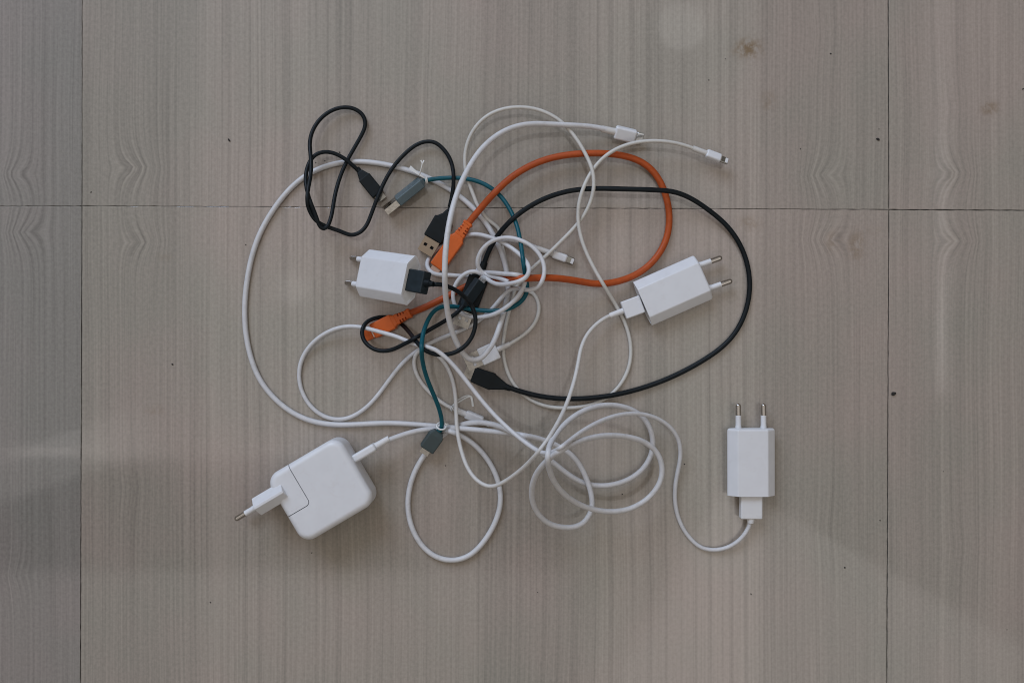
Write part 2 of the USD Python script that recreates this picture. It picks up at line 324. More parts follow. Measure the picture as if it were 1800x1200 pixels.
tile(145.6 - T6, 144.5, 364 - T6, 362.2, 'tile_print_darker_falloff', 0.0, xr2=143.5, yb2=361.9)
tile(145.7, 1557.6, 362 - T6, 361.4, 'tile_print', 0.05, xl2=144.7, xr2=1561.6, yb2=367.9)
tile(1559.5, 1559.5 + T6, 366 - T6, 367.6, 'tile_print', -0.05, xl2=1563.5, yb2=374.0)
tile(143.4 - T6, 143.4, 363.2, 363.2 + T6, 'tile_print_darker_falloff', 0.04, xr2=138.5, yt2=362.9)
tile(144.7, 1561.6, 362.5, 363 + T6, 'tile_print_lighter', -0.04, xl2=140.1, xr2=1555.6, yt2=368.9)
tile(1563.4, 1563.4 + T6, 369.5, 370 + T6, 'tile_print', 0.0, xl2=1557.4, yt2=375.8)
gb = trimesh.creation.box([1900, 1300, 4]); gb.apply_translation([0, -70, -3.2])
part(floor, 'grout_bed', gb, 'grout', False)

# ------------------------------------------------------------------ cables: traced centre lines; heights are solved so that each crossing lies as photographed
CABLES, PLUGS = {}, []
def cable(name, r, layer, pts):
    """pts: (x, y[, layer[, height]]); layer says what lies over what at a crossing, height (mm) is the least height there."""
    xy = np.array([p[:2] for p in pts], float)
    lay, cur = [], layer
    for p in pts:
        if len(p) > 2 and p[2] is not None: cur = p[2]
        lay.append(cur)
    zm = np.array([p[3] if len(p) > 3 else 0.0 for p in pts])
    n = len(pts)
    tck, u = splprep(xy.T, s=n * 0.35, k=3)
    ui = np.linspace(0, 1, 6000); f = np.array(splev(ui, tck)).T
    L = np.r_[0, np.cumsum(np.linalg.norm(np.diff(f, axis=0), axis=1))]
    k = int(L[-1] / 3.5); q = np.linspace(0, L[-1], k); uq = np.interp(q, L, ui)
    c = dict(name=name, r=r, xy=np.stack([np.interp(q, L, f[:, 0]), np.interp(q, L, f[:, 1])], 1), lay=np.interp(uq, u, lay), zmin=np.interp(uq, u, zm))
    c['pin'] = {0: zm[0] or None, -1: zm[-1] or None}
    q2 = np.stack([c['xy'][:, 0] / 70, c['xy'][:, 1] / 70, np.full(len(c['xy']), len(CABLES) * 7.3)], 1)      # a used cable is never quite smooth
    c['xy'] = c['xy'] + 1.5 * (np.stack([meshkit.fbm(q2, 3, 11), meshkit.fbm(q2, 3, 23)], 1) - .5) * np.clip(np.minimum(np.arange(len(c['xy'])), np.arange(len(c['xy']))[::-1]) / 12, 0, 1)[:, None]
    CABLES[name] = c
def obstacle(p0, p1, hw, hh, layer):
    """A plug body as a fixed thing the cables have to go over or under: ends (x, y, z mm), half width and half height in mm."""
    PLUGS.append((np.array(p0, float), np.array(p1, float), hw, hh, layer))

# the thick white cable of the square adapter
cable('thick', 1.95, 1, [
    (1079, 232, 6, 7), (1060, 226.5, 6, 8), (1030, 222, 6, 9), (990, 219.5, 6, 12), (950, 217.5, 6, 15), (915, 221, 6, 19), (885, 232, 6, 24), (858, 250, 7, 30), (836, 275, 8, 37), (816, 310, 9, 45), (801, 348, 9, 54), (789, 395, 9, 61),
    (783, 440, 9, 65), (781.5, 485, 9, 64), (784, 530, 9, 52), (789.5, 563, 8, 36), (797.5, 590, 7, 23), (805, 607, 4.5, 15), (812, 618, 4.5, 12.5), (820.5, 628, 4.5, 12), (831, 633, 4.5, 12), (843, 630, 4.5, 12), (853, 622, 4.5, 12), (863, 609, 4, 11), (871, 593, 3, 8), (880, 570, 2, 4), (885, 550, 1),
    (889, 532, 1), (891, 512, 1), (892, 495, 1), (891.5, 480, 1), (888, 462), (883, 446), (877, 433), (868, 417), (858, 400), (846, 382), (832, 366), (815, 350), (796, 336), (775, 325), (750, 313), (725, 302), (700, 293.5), (670, 288), (635, 285), (600, 287.5),
    (570, 294), (540, 306.5), (511, 330), (486, 360), (465, 396), (448, 436), (437, 476), (431.5, 520), (430.5, 560), (434.5, 600), (444, 638), (460, 671), (482, 700), (510, 723), (545, 738.5), (585, 744.5), (630, 745), (680, 744), (720, 744.5), (750, 747), (770, 750), (786, 750.5),
    (803, 751), (830, 753), (855, 757), (880, 760), (897, 762), (914, 764), (935, 768), (955, 773.5), (970, 778), (985, 785), (1000, 796), (1015, 812), (1028, 835), (1037.5, 858), (1040.5, 882), (1036, 905), (1022, 920), (1000, 926.5), (978, 924), (956, 912), (940, 892), (934, 868),
    (938, 845), (949, 823), (962, 808, 1.5), (976, 798, 3), (996, 785.5, 4, 6), (1021, 774, 4, 9), (1048, 768, 4, 11), (1075, 766, 4, 12), (1110, 768.5, 4, 12), (1136, 779, 4, 12), (1155, 797, 4, 12), (1163, 820, 4, 12), (1160, 846, 4, 12), (1145, 870, 4, 12), (1118, 889, 4, 11), (1085, 898, 4, 10), (1050, 897, 4, 9), (1020, 886, 4, 8),
    (993, 868, 4, 8), (973, 845, 4, 8), (965.5, 822, 5, 9), (963.5, 803, 5, 10), (964.5, 790, 5, 10), (967, 779, 5, 10), (973, 768, 5, 10), (983, 755.5, 5, 10), (997.5, 741, 5, 9), (1014, 729, 5, 9), (1037, 718.5, 4.8, 8.5), (1056, 713, 4.5, 8), (1075, 711, 4, 8), (1100, 716, 3.5, 8), (1125, 729, 3, 7), (1140, 747, 2.6, 6), (1147, 770, 2.5, 5), (1147, 789, 2.2, 4),
    (1142, 806, 2), (1128, 825, 1), (1105, 842, .6), (1080, 851, .3), (1058, 854, .2), (1034, 850, .2), (1010, 841, .2), (990, 827, .2), (972, 812, .2), (957, 800, .2), (943, 790, .3), (928, 780, .5), (912, 768, 1.2), (897, 757, 1.4), (880, 750.5, 1.6), (858, 744.5, 1.6), (832, 742, 1.4), (811, 745, .6), (798, 752, .3), (786, 760, .3), (773, 769, .3),
    (759, 781, .3), (745, 800), (735, 818, 1.5), (725, 840, 1.5), (719, 865, 1.5), (717, 890, 1.5), (722, 920, 1.5), (735, 948, 1.5), (752, 968, 1.5), (775, 981, 1.5), (798, 984, 1.5), (825, 975, 1.5), (848, 955), (865, 928), (876.5, 898), (880, 870), (876, 845, 1), (866, 822), (852, 802), (836, 784), (820, 771), (802, 761, 1.6), (783, 754.5, 1.6), (760, 754.5, 1.6), (738, 757, 1.6, 3), (715, 761, 1.6, 8), (697, 767, 1.6, 13), (682, 774.5, 1.6, 16.5)])
# the cream cable with the end plug at the upper right
cable('cream', 1.4, 1, [
    (1219, 261, 3, 11), (1195, 254, 3, 13), (1165, 249, 3, 15), (1140, 248, 3, 15), (1115, 251, 3, 14), (1090, 260, 4, 13), (1068, 272, 4, 11), (1052, 286, 3, 9), (1043, 298, 3, 8), (1034, 312, 4), (1026, 330, 5), (1020, 350, 4), (1016.5, 375, 3), (1017, 400, 3), (1023, 425, 3), (1032, 448, 3.5), (1045, 472, 4), (1060, 500, 4), (1075, 524, 2), (1088, 545, 1),
    (1097, 563, 1), (1105, 590), (1109, 615), (1106, 642), (1095, 668), (1079, 689), (1055, 705), (1025, 714), (995, 717), (965, 714), (936, 704), (914, 690), (900, 668), (890, 645), (885, 620), (884, 605), (887, 585), (890.5, 565), (894.5, 550), (899, 531), (903, 516), (909, 500), (919, 488), (932, 476), (945, 463, 1), (960, 449, 2), (985, 425, 2), (1004, 407, 2), (1018, 390, 2),
    (1030, 372, 3), (1038, 352, 5), (1044, 330, 5), (1044, 312, 5), (1040, 298, 5), (1032, 276, 5), (1022, 257, 5), (1010, 240, 4.5), (998, 226, 4, 6), (985, 214, 4, 8), (965, 201, 4, 10), (940, 192, 4, 12), (912, 188.5, 4, 13), (885, 191.5, 4, 13), (860, 202, 4, 12), (840, 219, 3, 11), (826, 242, 2.5, 9), (818.5, 266, 2, 7), (817.5, 290, 1.5, 5), (821, 310, 1.5), (827, 330, 1.5),
    (836, 352), (845, 368), (856, 384), (870, 397), (880, 405, .6), (880, 418, .3), (882, 432, .3), (886, 447, .3), (890, 464, .3), (893.5, 481, .3), (897, 495, .3), (906, 505, .5), (920, 510, .5), (933, 512, .5), (941, 520, .5), (946, 535, .5), (946, 552, .5), (940, 568, .5), (930, 580, .7, 2), (915, 592, .8, 3), (903, 600.5, .9, 3.6), (894, 605.5, 1, 4)])
# the white cable of the charger on the right
cable('right', 1.45, 5, [
    (1074, 554, 2, 7), (1060, 561, 3, 6), (1045, 573, 4), (1030, 593, 5), (1020, 617, 5), (1014, 645, 5), (1008, 675, 5), (1000, 701, 5), (991.7, 720, 5), (983, 738, 5), (974.5, 753, 5.5), (963, 771, 6), (953, 785.5, 6), (937, 804, 5), (912, 828, 5), (890, 845, 5), (872, 853.5, 4), (855, 853, 4), (840, 845, 4), (826, 828, 4), (815, 805, 4), (808, 780, 4.5), (804, 755, 5), (802, 730, 5),
    (801, 705, 4), (798, 680, 3), (793, 660, 2), (785, 644, 1.5), (773, 629, 1), (762, 620, 1), (750, 614.5, 1), (740, 614, 1), (732, 622, 1), (728, 638, 1), (733, 657, 1), (745, 677, 1), (760, 694, 1), (778, 708, 1), (792, 715.5, 1), (803, 721, 1, 3.4)])
# the white cable of the charger standing upright at the lower right
cable('lower', 1.55, 2, [
    (1319, 916, 2, 7), (1313, 932, 2, 5), (1300, 948), (1280, 960.5), (1255, 966), (1230, 960), (1210, 942), (1196, 918), (1188, 890), (1187, 860), (1191, 830), (1196, 800), (1195, 778), (1185, 758), (1165, 741), (1140, 730, 5), (1115, 726.5, 5), (1090, 729, 5), (1060, 737.5, 5), (1040, 748, 5), (1022, 759.5, 5), (1004, 771.5, 5), (989, 782.5, 4.5), (979, 790, 3), (970, 796, 1), (957, 797, 1), (945, 791, 1),
    (930, 782, 2), (915, 771, 2.5), (900, 759, 3), (885, 746, 3), (869, 728, 3), (850, 707, 3), (835, 689, 3), (818, 668, 3.5), (801, 647, 5.5), (786, 630, 6), (771, 618, 5.5), (757, 611.5, 4), (745, 609, 2), (734, 606, 1.3), (722, 601, 1.3), (708, 596, 1.5), (690, 589, 1.5), (670, 583, 1.5), (655, 579, 1.5), (643, 577, 1.5), (630, 574.5, 1.5), (613, 574), (593, 577), (570, 587), (548, 603),
    (533, 626), (526, 652), (528.5, 680), (540, 705), (560, 725), (585, 736), (608, 735.5), (632, 725), (655, 704), (678, 676), (700, 648, 1), (718, 628, .5), (735, 615, .2), (755, 604, .2), (775, 595, .2), (797, 585, .2), (818, 577, .2), (838, 566, .3), (855, 551, .8), (868, 538.5, 1.3), (880, 527, 1.5), (891, 514, 1.5), (899, 507, 1.2), (909, 506.5, 1.2), (921, 510, 1.2),
    (935, 509, 2.5), (948, 502, 4), (956, 488, 5), (957, 470, 5), (950, 451, 5), (936, 435, 5), (915, 422, 5), (895, 418.5, 5), (873, 421, 5), (856, 429, 5), (844, 443, 5), (840, 460, 5), (841.5, 472, 4.6), (848, 479, 4.5), (859, 483, 4), (872, 487, 3.6), (885, 492, 3.4), (894, 495, 3.3)])
# the coiled white cable in the middle
cable('coil', 1.6, 2, [
    (946, 437, .5, 3), (933, 431.5, .5), (915, 424, .4), (895, 421, .4), (874, 423.5, .4), (858, 431.5, .4), (846.5, 445, .4), (842, 460, .4), (841, 473, .4), (834, 482, .4), (823, 484, 1), (808, 484, 2), (790, 484, 2), (770, 482, 2), (757, 478, 2), (751, 469, 2), (752.5, 457, 2), (761, 444.5, 2), (777, 433, 1), (795, 424, .5), (815, 415, .5), (832, 412, 1.5),
    (850, 414, 3), (870, 420, 3.3), (885, 427, 3), (900, 435.5, 2), (913, 447, 1.6), (924, 459, 2), (930.5, 472, 3), (928, 483, 4), (916, 492, 4.2), (900, 497.5, 4.2), (880, 499, 4.2), (865, 496, 4.4), (856, 490.5, 4.6), (848, 483.5, 4.6), (838, 477, 5.2), (824, 478.5, 5.2), (811, 486, 5), (801.5, 500, 4.5), (797, 515, 3.2), (797, 530, 3), (802.5, 542, 3),
    (812, 550, 3), (826, 555.5, 3), (845, 557, 3), (865, 553, 3), (885, 543.5, 3), (900, 531.5, 3), (912, 517, 2.4), (920, 502.5, 2), (924, 494, 1.8), (920, 486.5, 2.4), (908, 483, 3.2), (895, 481.5, 4), (875, 480, 4), (860, 479, 4), (850, 478.5, 4)])
# the black cable at the upper left
cable('black', 1.5, 5, [
    (790, 364, 3.5, 5), (795, 345, 3.5), (797.5, 320, 5), (795, 296, 5), (787, 272.5, 5), (775, 257, 5), (757, 249.5, 5), (736, 252.5, 5), (715, 266, 5), (696, 289, 5), (678, 316, 5), (664, 345, 5), (653, 375, 5), (643, 398, 4), (632, 410, 4), (616, 412.5, 3.5), (596, 406, 3.5), (577, 399.5, 3.5), (562, 392, 3.5), (549, 380, 3.5), (541.5, 364, 3.5), (540, 347, 4.5), (542, 330, 4.5), (545, 314, 4.5),
    (546.5, 300, 4.5), (546, 285, 4.5), (545, 268, 4.5), (544.5, 252, 4), (547.5, 237, 4), (554, 221, 4), (565, 207.5, 4), (580, 196.5, 4), (598, 190.5, 4), (618, 190.5, 4), (633, 197, 4), (641, 209.5, 4), (641, 225, 4), (633.5, 242, 4), (622.5, 260, 4), (613.5, 276, 4), (606, 293, 4), (598, 311, 4), (592, 329, 4), (587.5, 351, 4), (583, 373, 4.2),
    (578, 392, 4.4), (574, 401, 4.4), (568.5, 403.5, 4.4), (563, 398, 4.2), (556.5, 382.5, 4), (549.5, 365, 4), (543, 349, 4), (539.5, 334, 4), (538, 319, 4), (538.5, 303, 4), (542, 289, 4), (548.5, 278, 4), (559, 270, 5), (574, 267.5, 6, 5), (589.5, 271, 6, 7), (605, 278.5, 6, 8), (618, 289, 6, 7), (630, 300, 6, 4)])
# the long black cable on the right
cable('long', 1.85, 2, [
    (850, 466, 2, 8.5), (856, 449, 2), (864, 433, 2), (873, 418, 2), (886, 399, 2), (907, 379, 2), (936, 359.5, 2.5), (970, 345, 3, 9), (1002, 335.5, 3.5, 12), (1040, 331.5, 3.5, 14), (1100, 332.5, 4, 16), (1150, 335, 4, 15), (1185, 337.5, 4, 13), (1210, 346, 4, 11), (1241, 366, 4, 8), (1275, 396, 3), (1299, 426, 3), (1312, 455, 3), (1317.5, 490, 3), (1314.5, 530, 3), (1302, 568, 3), (1279, 601, 3), (1241, 631, 3),
    (1185, 660, 3), (1120, 684, 3), (1060, 696.5, 3), (1005, 701.5, 3), (960, 698, 3), (920, 688.5, 2.5), (888, 678.5, 2.5, 4.5)])
# the teal cable
cable('teal', 1.6, 3, [
    (744.5, 317.5, 3, 8), (765, 315, 3, 7), (790, 313, 3), (808, 313, 3), (825, 315, 3), (842, 319.5, 2.5), (857, 327, 2), (871, 337, 2), (883, 349, 1.6), (894, 364, 1.5), (903, 382, 1.5), (909, 400, 1.6), (914, 420, 2.4), (916.5, 438, 3.2), (918.5, 455, 3), (921.5, 470, 2.4), (924.5, 483, 1.4), (926.5, 495, 1), (926.5, 507, 1), (923, 520, 1.4), (915, 531.5, 2), (902, 540, 2),
    (885, 544, 2), (865, 545, 2.6), (845, 545.5, 4), (825, 543.5, 4), (806, 540, 4), (794, 537.5, 4), (782, 537.5, 4.5), (770, 542, 5), (760, 550, 5), (752, 562.5, 5), (746, 580, 5), (742, 600, 5), (741.5, 620, 5), (745, 645, 4), (752.5, 670, 4), (762, 696, 4), (771, 719, 4), (777, 736, 4), (777, 749, 4, 8), (773, 757, 4, 9)])
# the orange cable
cable('orange', 2.5, 3, [
    (821.5, 394.5, 3, 8), (835, 378, 3), (851, 359.5, 3), (868, 341, 3), (886, 323, 3), (906, 307, 3), (931, 292, 3, 7), (961, 280.5, 3, 9), (996, 272.5, 3, 10), (1035, 269.5, 3, 10), (1075, 271.5, 3, 9), (1106, 277, 3, 7), (1131, 287, 3), (1150, 303, 3), (1163, 325, 3), (1171, 350, 3), (1175.5, 378, 3), (1174.5, 405, 3), (1167, 432, 3), (1152, 455, 3), (1130, 474, 3), (1105, 489, 3), (1080, 496.5, 3),
    (1054, 498, 3), (1024, 494, 3), (989, 490, 3), (950, 490, 3), (915, 489, 3), (885, 488, 3), (860, 490, 3), (840, 495, 3), (820, 503, 3), (800, 513.5, 3), (780, 524, 3), (757, 535.5, 3), (736, 544, 3), (717, 551.5, 3, 8)])

# the tilted charger at the left, resting on the tips of its pins
TILT = math.radians(39.0)
LCh = np.array([-0.980, 0.199, 0.0]); LCh /= np.linalg.norm(LCh)
LCa = LCh * math.cos(TILT) + np.array([0, 0, -math.sin(TILT)])        # towards the pins
LCn = LCh * math.sin(TILT) + np.array([0, 0, math.cos(TILT)])         # out of the top face
LCzc = 2.0 + (24.7 + 18.3) * math.sin(TILT)
LCc = P(668, 483, LCzc + 7 * LCn[2]) - 7 * LCn
def px_of(p):
    k = D / (D - p[2]) * S
    return 900 + p[0] * k, 600 - p[1] * k, p[2]
K3a = LCc - LCa * 24.0; K3b = LCc - LCa * 47.5
k3 = px_of(K3b)
cable('charger_lead', 1.55, 6, [
    (k3[0], k3[1], 6, k3[2]), (785, 502, 6, k3[2] - 3), (800, 510, 6, k3[2] - 8), (815, 521, 6, k3[2] - 15), (827, 534, 6, 31), (834, 550, 6, 24), (836.5, 567, 6, 19), (833, 585, 6, 16), (824, 601, 6, 16), (808, 614, 6, 17), (790, 621.5, 4.8, 8), (768, 623, 3, 4), (748, 616, 3), (735.5, 605.5, 2), (726, 593, 2), (717.5, 581, 2), (708, 571, .8), (698, 563.5, .5), (684, 559, .5), (668, 558, .5),
    (652, 561.5, 2), (641, 570, 4), (635.5, 583, 4), (638.5, 597, 4), (650, 608.5, 4), (668, 616, 4), (688, 615, 4), (706, 607, 4), (722, 597.5, 4), (740, 587.5, 4), (757, 578.5, 4), (775, 568.5, 4), (789, 559, 4), (801, 551, 4.5), (810, 543, 5, 14), (816, 534.5, 6, 17)])

# fixed plugs
obstacle((803, 721, 3.4), (852, 739, 3.2), 3.2, 2.9, 1)
obstacle((894, 605.5, 4), (818, 642, 4.2), 6.6, 3.4, 3)
obstacle((888, 678.5, 4.5), (818, 653, 3.4), 6.0, 3.0, 2)
obstacle((850, 466, 8.5), (839, 497, 9.5), 3.0, 3.0, 2)
obstacle((839, 497, 9.6), (824, 535, 8.4), 7.5, 4.0, 3.6)
obstacle((822, 540, 7.5), (805, 584, 5.6), 6.0, 2.4, 2)
obstacle((816, 534, 17), (851, 485, 17), 4.0, 3.0, 7)
obstacle((821, 395, 8), (768, 471, 6.5), 5.5, 4.0, 1.2)
obstacle((717, 551.5, 8), (652, 585, 5.0), 5.5, 3.6, 1)
obstacle((652, 585, 4.5), (644, 590, 4.0), 4.0, 3.0, 1)
obstacle((632, 302, 4), (663, 340, 3.6), 4.8, 3.0, 2)
obstacle((793, 365, 5), (748, 443, 4), 6.5, 4.0, 3)
obstacle((946, 437, 3.0), (1000, 458, 3.0), 3.0, 2.5, .6)
obstacle((773, 757, 9), (748, 792, 7.5), 5.5, 4.0, 4)
obstacle((1074, 554, 7), (1095, 545, 7), 2.2, 2.2, 2)

def solve():
    cs = list(CABLES.values()); at, XY, R, HW, LAY, Z, FIX, ID, IDX = 0, [], [], [], [], [], [], [], []
    for ci, c in enumerate(cs):
        n = len(c['xy']); c['sl'] = slice(at, at + n); at += n
        XY.append(c['xy'] / S); R.append(np.full(n, c['r'])); HW.append(np.zeros(n)); LAY.append(c['lay']); Z.append(np.maximum(c['zmin'], c['r'])); FIX.append(np.zeros(n, bool)); ID.append(np.full(n, ci)); IDX.append(np.arange(n))
    for k, (a, b, hw, hh, lay) in enumerate(PLUGS):
        n = max(3, int(np.linalg.norm((a - b)[:2]) / 3.5)); t = np.linspace(0, 1, n)[:, None]; q = a * (1 - t) + b * t
        XY.append(q[:, :2] / S); R.append(np.full(n, hh)); HW.append(np.full(n, max(0, hw - hh))); LAY.append(np.full(n, lay)); Z.append(q[:, 2]); FIX.append(np.ones(n, bool)); ID.append(np.full(n, 100 + k)); IDX.append(np.arange(n))
    XY, R, HW, LAY, Z, FIX, ID, IDX = (np.concatenate(x) for x in (XY, R, HW, LAY, Z, FIX, ID, IDX))
    pr = cKDTree(XY).query_pairs(13.0, output_type='ndarray')
    i, j = pr[:, 0], pr[:, 1]
    keep = ((ID[i] != ID[j]) | (np.abs(IDX[i] - IDX[j]) > 14)) & ~(FIX[i] & FIX[j])
    # a cable does not collide with its own plug
    i, j = i[keep], j[keep]
    d = np.maximum(0, np.linalg.norm(XY[i] - XY[j], axis=1) - HW[i] - HW[j]); rr = R[i] + R[j]
    need = np.sqrt(np.maximum(rr ** 2 - d ** 2, 0)) + 0.05
    ok = d < rr
    for c, ci in zip(cs, range(len(cs))):                                      # skip contacts next to the cable's own ends
        for e in (np.arange(0, 10), np.arange(len(c['xy']) - 10, len(c['xy']))):
            own = np.isin(np.arange(len(ID)), e + c['sl'].start)
            ok &= ~((own[i] & FIX[j]) | (own[j] & FIX[i]))
    i, j, need = i[ok], j[ok], need[ok]
    sw = LAY[i] < LAY[j]; o, u = np.where(sw, j, i), np.where(sw, i, j)
    zmin = np.concatenate([np.maximum(c['zmin'], c['r']) for c in cs] + [Z[FIX]])
    pins = [(c['sl'].start if e == 0 else c['sl'].stop - 1, z) for c in cs for e, z in c['pin'].items() if z]
    mo, mu = ~FIX[o], ~FIX[u]
    for it in range(420):
        last = it > 380
        if not last:
            for c in cs:
                Z[c['sl']] = gaussian_filter1d(Z[c['sl']], 3.0, mode='nearest') - 0.03
        for rep in range(3):
            v = need - (Z[o] - Z[u]); w = v > 0
            up, dn = np.zeros(len(Z)), np.zeros(len(Z))
            share = np.where(~mu, 1.0, 0.85); 
            np.maximum.at(up, o[w & mo], (v * share)[w & mo])
            np.maximum.at(dn, u[w & mu], (v * np.where(mo, 0.15, 1.0))[w & mu])
            Z += up - dn
            Z = np.where(FIX, Z, np.maximum(Z, zmin))
        for k, z in pins: Z[k] = z
    for c in cs:
        z = Z[c['sl']]; zz = gaussian_filter1d(z, 1.6, mode='nearest'); zz[0], zz[-1] = z[0], z[-1]
        c['z'] = np.maximum(zz, c['r'])
        c['path'] = np.array([P(x, y, h) for (x, y), h in zip(c['xy'], c['z'])])
    v = need - (Z[o] - Z[u])
    print('crossing samples', len(o), 'worst overlap mm', round(float(v.max()), 2), 'overlaps > 0.5:', int((v > .5).sum()))
    for k in np.argsort(-v)[:0]: print(ID[o[k]], ID[u[k]], XY[o[k]] * S, v[k])
solve()

def cord(owner, name, mat, sides=12):
    c = CABLES[name]
    pts = spline(c['path'], 1.3, s=len(c['path']) * 0.004)
    return part(owner, 'cord', tube(pts, c['r'], sides), mat, True)
def origin_of(name):
    p = CABLES[name]['path'].mean(0); return (p[0], p[1], 0)

# ------------------------------------------------------------------ plug shapes (x runs from the cable to the tip, mm)
def boot(owner, T, x0, x1, r0, r1, mat, label=None):
    return part(owner, 'strain_relief', put(cyl(x0, x1, r0, r1) , T), mat, 30, label)
def usb_shell(owner, T, x0, w=11.8, h=4.5, L=11.5, mat='steel', tongue='white_plastic_matt', holes=True, inner='dark_hole'):
    sh = box(x0, x0 + L, -w / 2, w / 2, -h / 2, h / 2) - box(x0 + 1.5, x0 + L + 1, -w / 2 + .45, w / 2 - .45, -h / 2 + .45, h / 2 - .45)
    if holes:
        for y in (-2.7, 2.7):
            for z in (h / 2, -h / 2):
                sh = sh - box(x0 + 4.6, x0 + 6.9, y - 1.25, y + 1.25, z - .6, z + .6)
    s = part(owner, 'connector_shell', put(sh, T), mat, False)
    part(s, 'tongue', put(box(x0 + 1.55, x0 + L - .8, -w / 2 + .6, w / 2 - .6, -h / 2 + .55, -h / 2 + 2.3), T), tongue, False)
    if holes:
        part(s, 'inner_block', put(box(x0 + 1.6, x0 + 7.6, -w / 2 + .5, w / 2 - .5, -h / 2 + 2.32, h / 2 - .95), T), inner, False)
    return s
def micro_shell(owner, T, x0, w=6.9, h=1.9, L=5.0, mat='steel'):
    pts = [(-w / 2 + 1.1, -h / 2), (w / 2 - 1.1, -h / 2), (w / 2, h / 2 - .5), (w / 2, h / 2), (-w / 2, h / 2), (-w / 2, h / 2 - .5)]
    prof = m3.CrossSection([pts]); inner = prof.offset(-.3)
    sh = (prof.extrude(L) - inner.extrude(L - 1).translate([0, 0, 1.2])).rotate([90, 0, 90]).translate([x0, 0, 0])
    return part(owner, 'connector_shell', put(sh, T), mat, False)
def end_plug(owner, T, x0, w=6.4, h=4.8, L=12.0, tip=True):
    """The small white end plug of a phone cable: a smooth housing and a thin tongue with contacts."""
    hb = rbox(x0, x0 + L, w, h, 1.5)
    part(owner, 'housing', put(hb, T), 'white_plastic', 40)
    if tip:
        t = part(owner, 'connector_tip', put(rbox(x0 + L - .5, x0 + L + 5.6, 5.2, 1.7, .7), T), 'dull_steel', 40)
        part(t, 'contact_pad', put(box(x0 + L + 3.1, x0 + L + 5.2, -1.9, 1.9, .7, .95), T), 'white_plastic_matt', False)

def ends(name):
    p = CABLES[name]['path']; return p

# ------------------------------------------------------------------ chargers
def hexagon(w=35.3, t=13.6, top=22.0, side=1.6):
    return [(-w / 2, -side / 2), (-top / 2, -t / 2), (top / 2, -t / 2), (w / 2, -side / 2), (w / 2, side / 2), (top / 2, t / 2), (-top / 2, t / 2), (-w / 2, side / 2)]
def prism(pts, x0, x1, r=0.7, re=None):
    cs = m3.CrossSection([pts]).offset(-r)
    poly = cs.to_polygons()[0]
    return hull_spheres([(x, y, z) for x in (x0 + r, x1 - r) for y, z in poly], r, 16)
def pin(owner, T, x0, y, z, yaw=0.0, foot=19.0):
    R = np.eye(4); a = math.radians(yaw); R[:2, :2] = [[math.cos(a), -math.sin(a)], [math.sin(a), math.cos(a)]]
    R[:3, 3] = (x0, y, z); TT = T @ R
    tip = hull_spheres([(8.0, 0, 0), (16.4, 0, 0)], 2.0, 20) ^ box(9.4, 30, -5, 5, -5, 5)
    sl = part(owner, 'pin', put(tip, TT), 'pin_metal', 40)
    part(sl, 'insulating_sleeve', put(cyl(-0.6, 9.6, 2.02) + cyl(-.6, 2.2, 2.5, 2.1), TT), 'white_plastic', 40)
def charger(name, T, label, L=49.5, pin_yaw=0.0):
    """x towards the pins, from the port end at 0."""
    o = (T @ [L / 2, 0, 0, 1])[:3].copy(); o[2] = 0
    t = thing(name, o, label, 'charger')
    rim = (prism(hexagon(), -2.2, L, 2.0) ^ box(0, 90, -40, 40, -40, 40)) - (m3.CrossSection([hexagon()]).offset(-1.5).extrude(0.8).rotate([90, 0, 90]).translate([-.3, 0, 0]))
    part(t, 'body', put(rim, T), 'white_plastic', 35)
    face = m3.CrossSection([hexagon()]).offset(-1.55).extrude(.5).rotate([90, 0, 90]).translate([.3, 0, 0])
    face = face - box(-1, 3, -6.9, 6.9, -3.4, 3.4)
    part(t, 'port_face', put(face, T), 'grey_white_face', False)
    for y in (-9.3, 9.3): pin(t, T, L - .2, y, 0, pin_yaw)
    return t

# lower right, upright in the picture
T = frame(P(1320, 870, 6.9), P(1320, 750, 6.9)); LR = charger('wall_charger', T, 'white plug charger lying at the lower right, its two pins pointing straight up')
# right, turned
T = frame(P(1129.2, 533.8, 6.9), P(1235.5, 487.3, 6.9)); charger('wall_charger', T, 'white plug charger turned aslant inside the loop of the long black cable', pin_yaw=-5.0)
# left, tilted on its pins
x = LCa; z = LCn; y = np.cross(z, x)
T = np.eye(4); T[:3, 0], T[:3, 1], T[:3, 2], T[:3, 3] = x, y, z, LCc - x * 24.75
charger('wall_charger', T, 'white plug charger at the left with a black plug pushed into its port')
TL = T

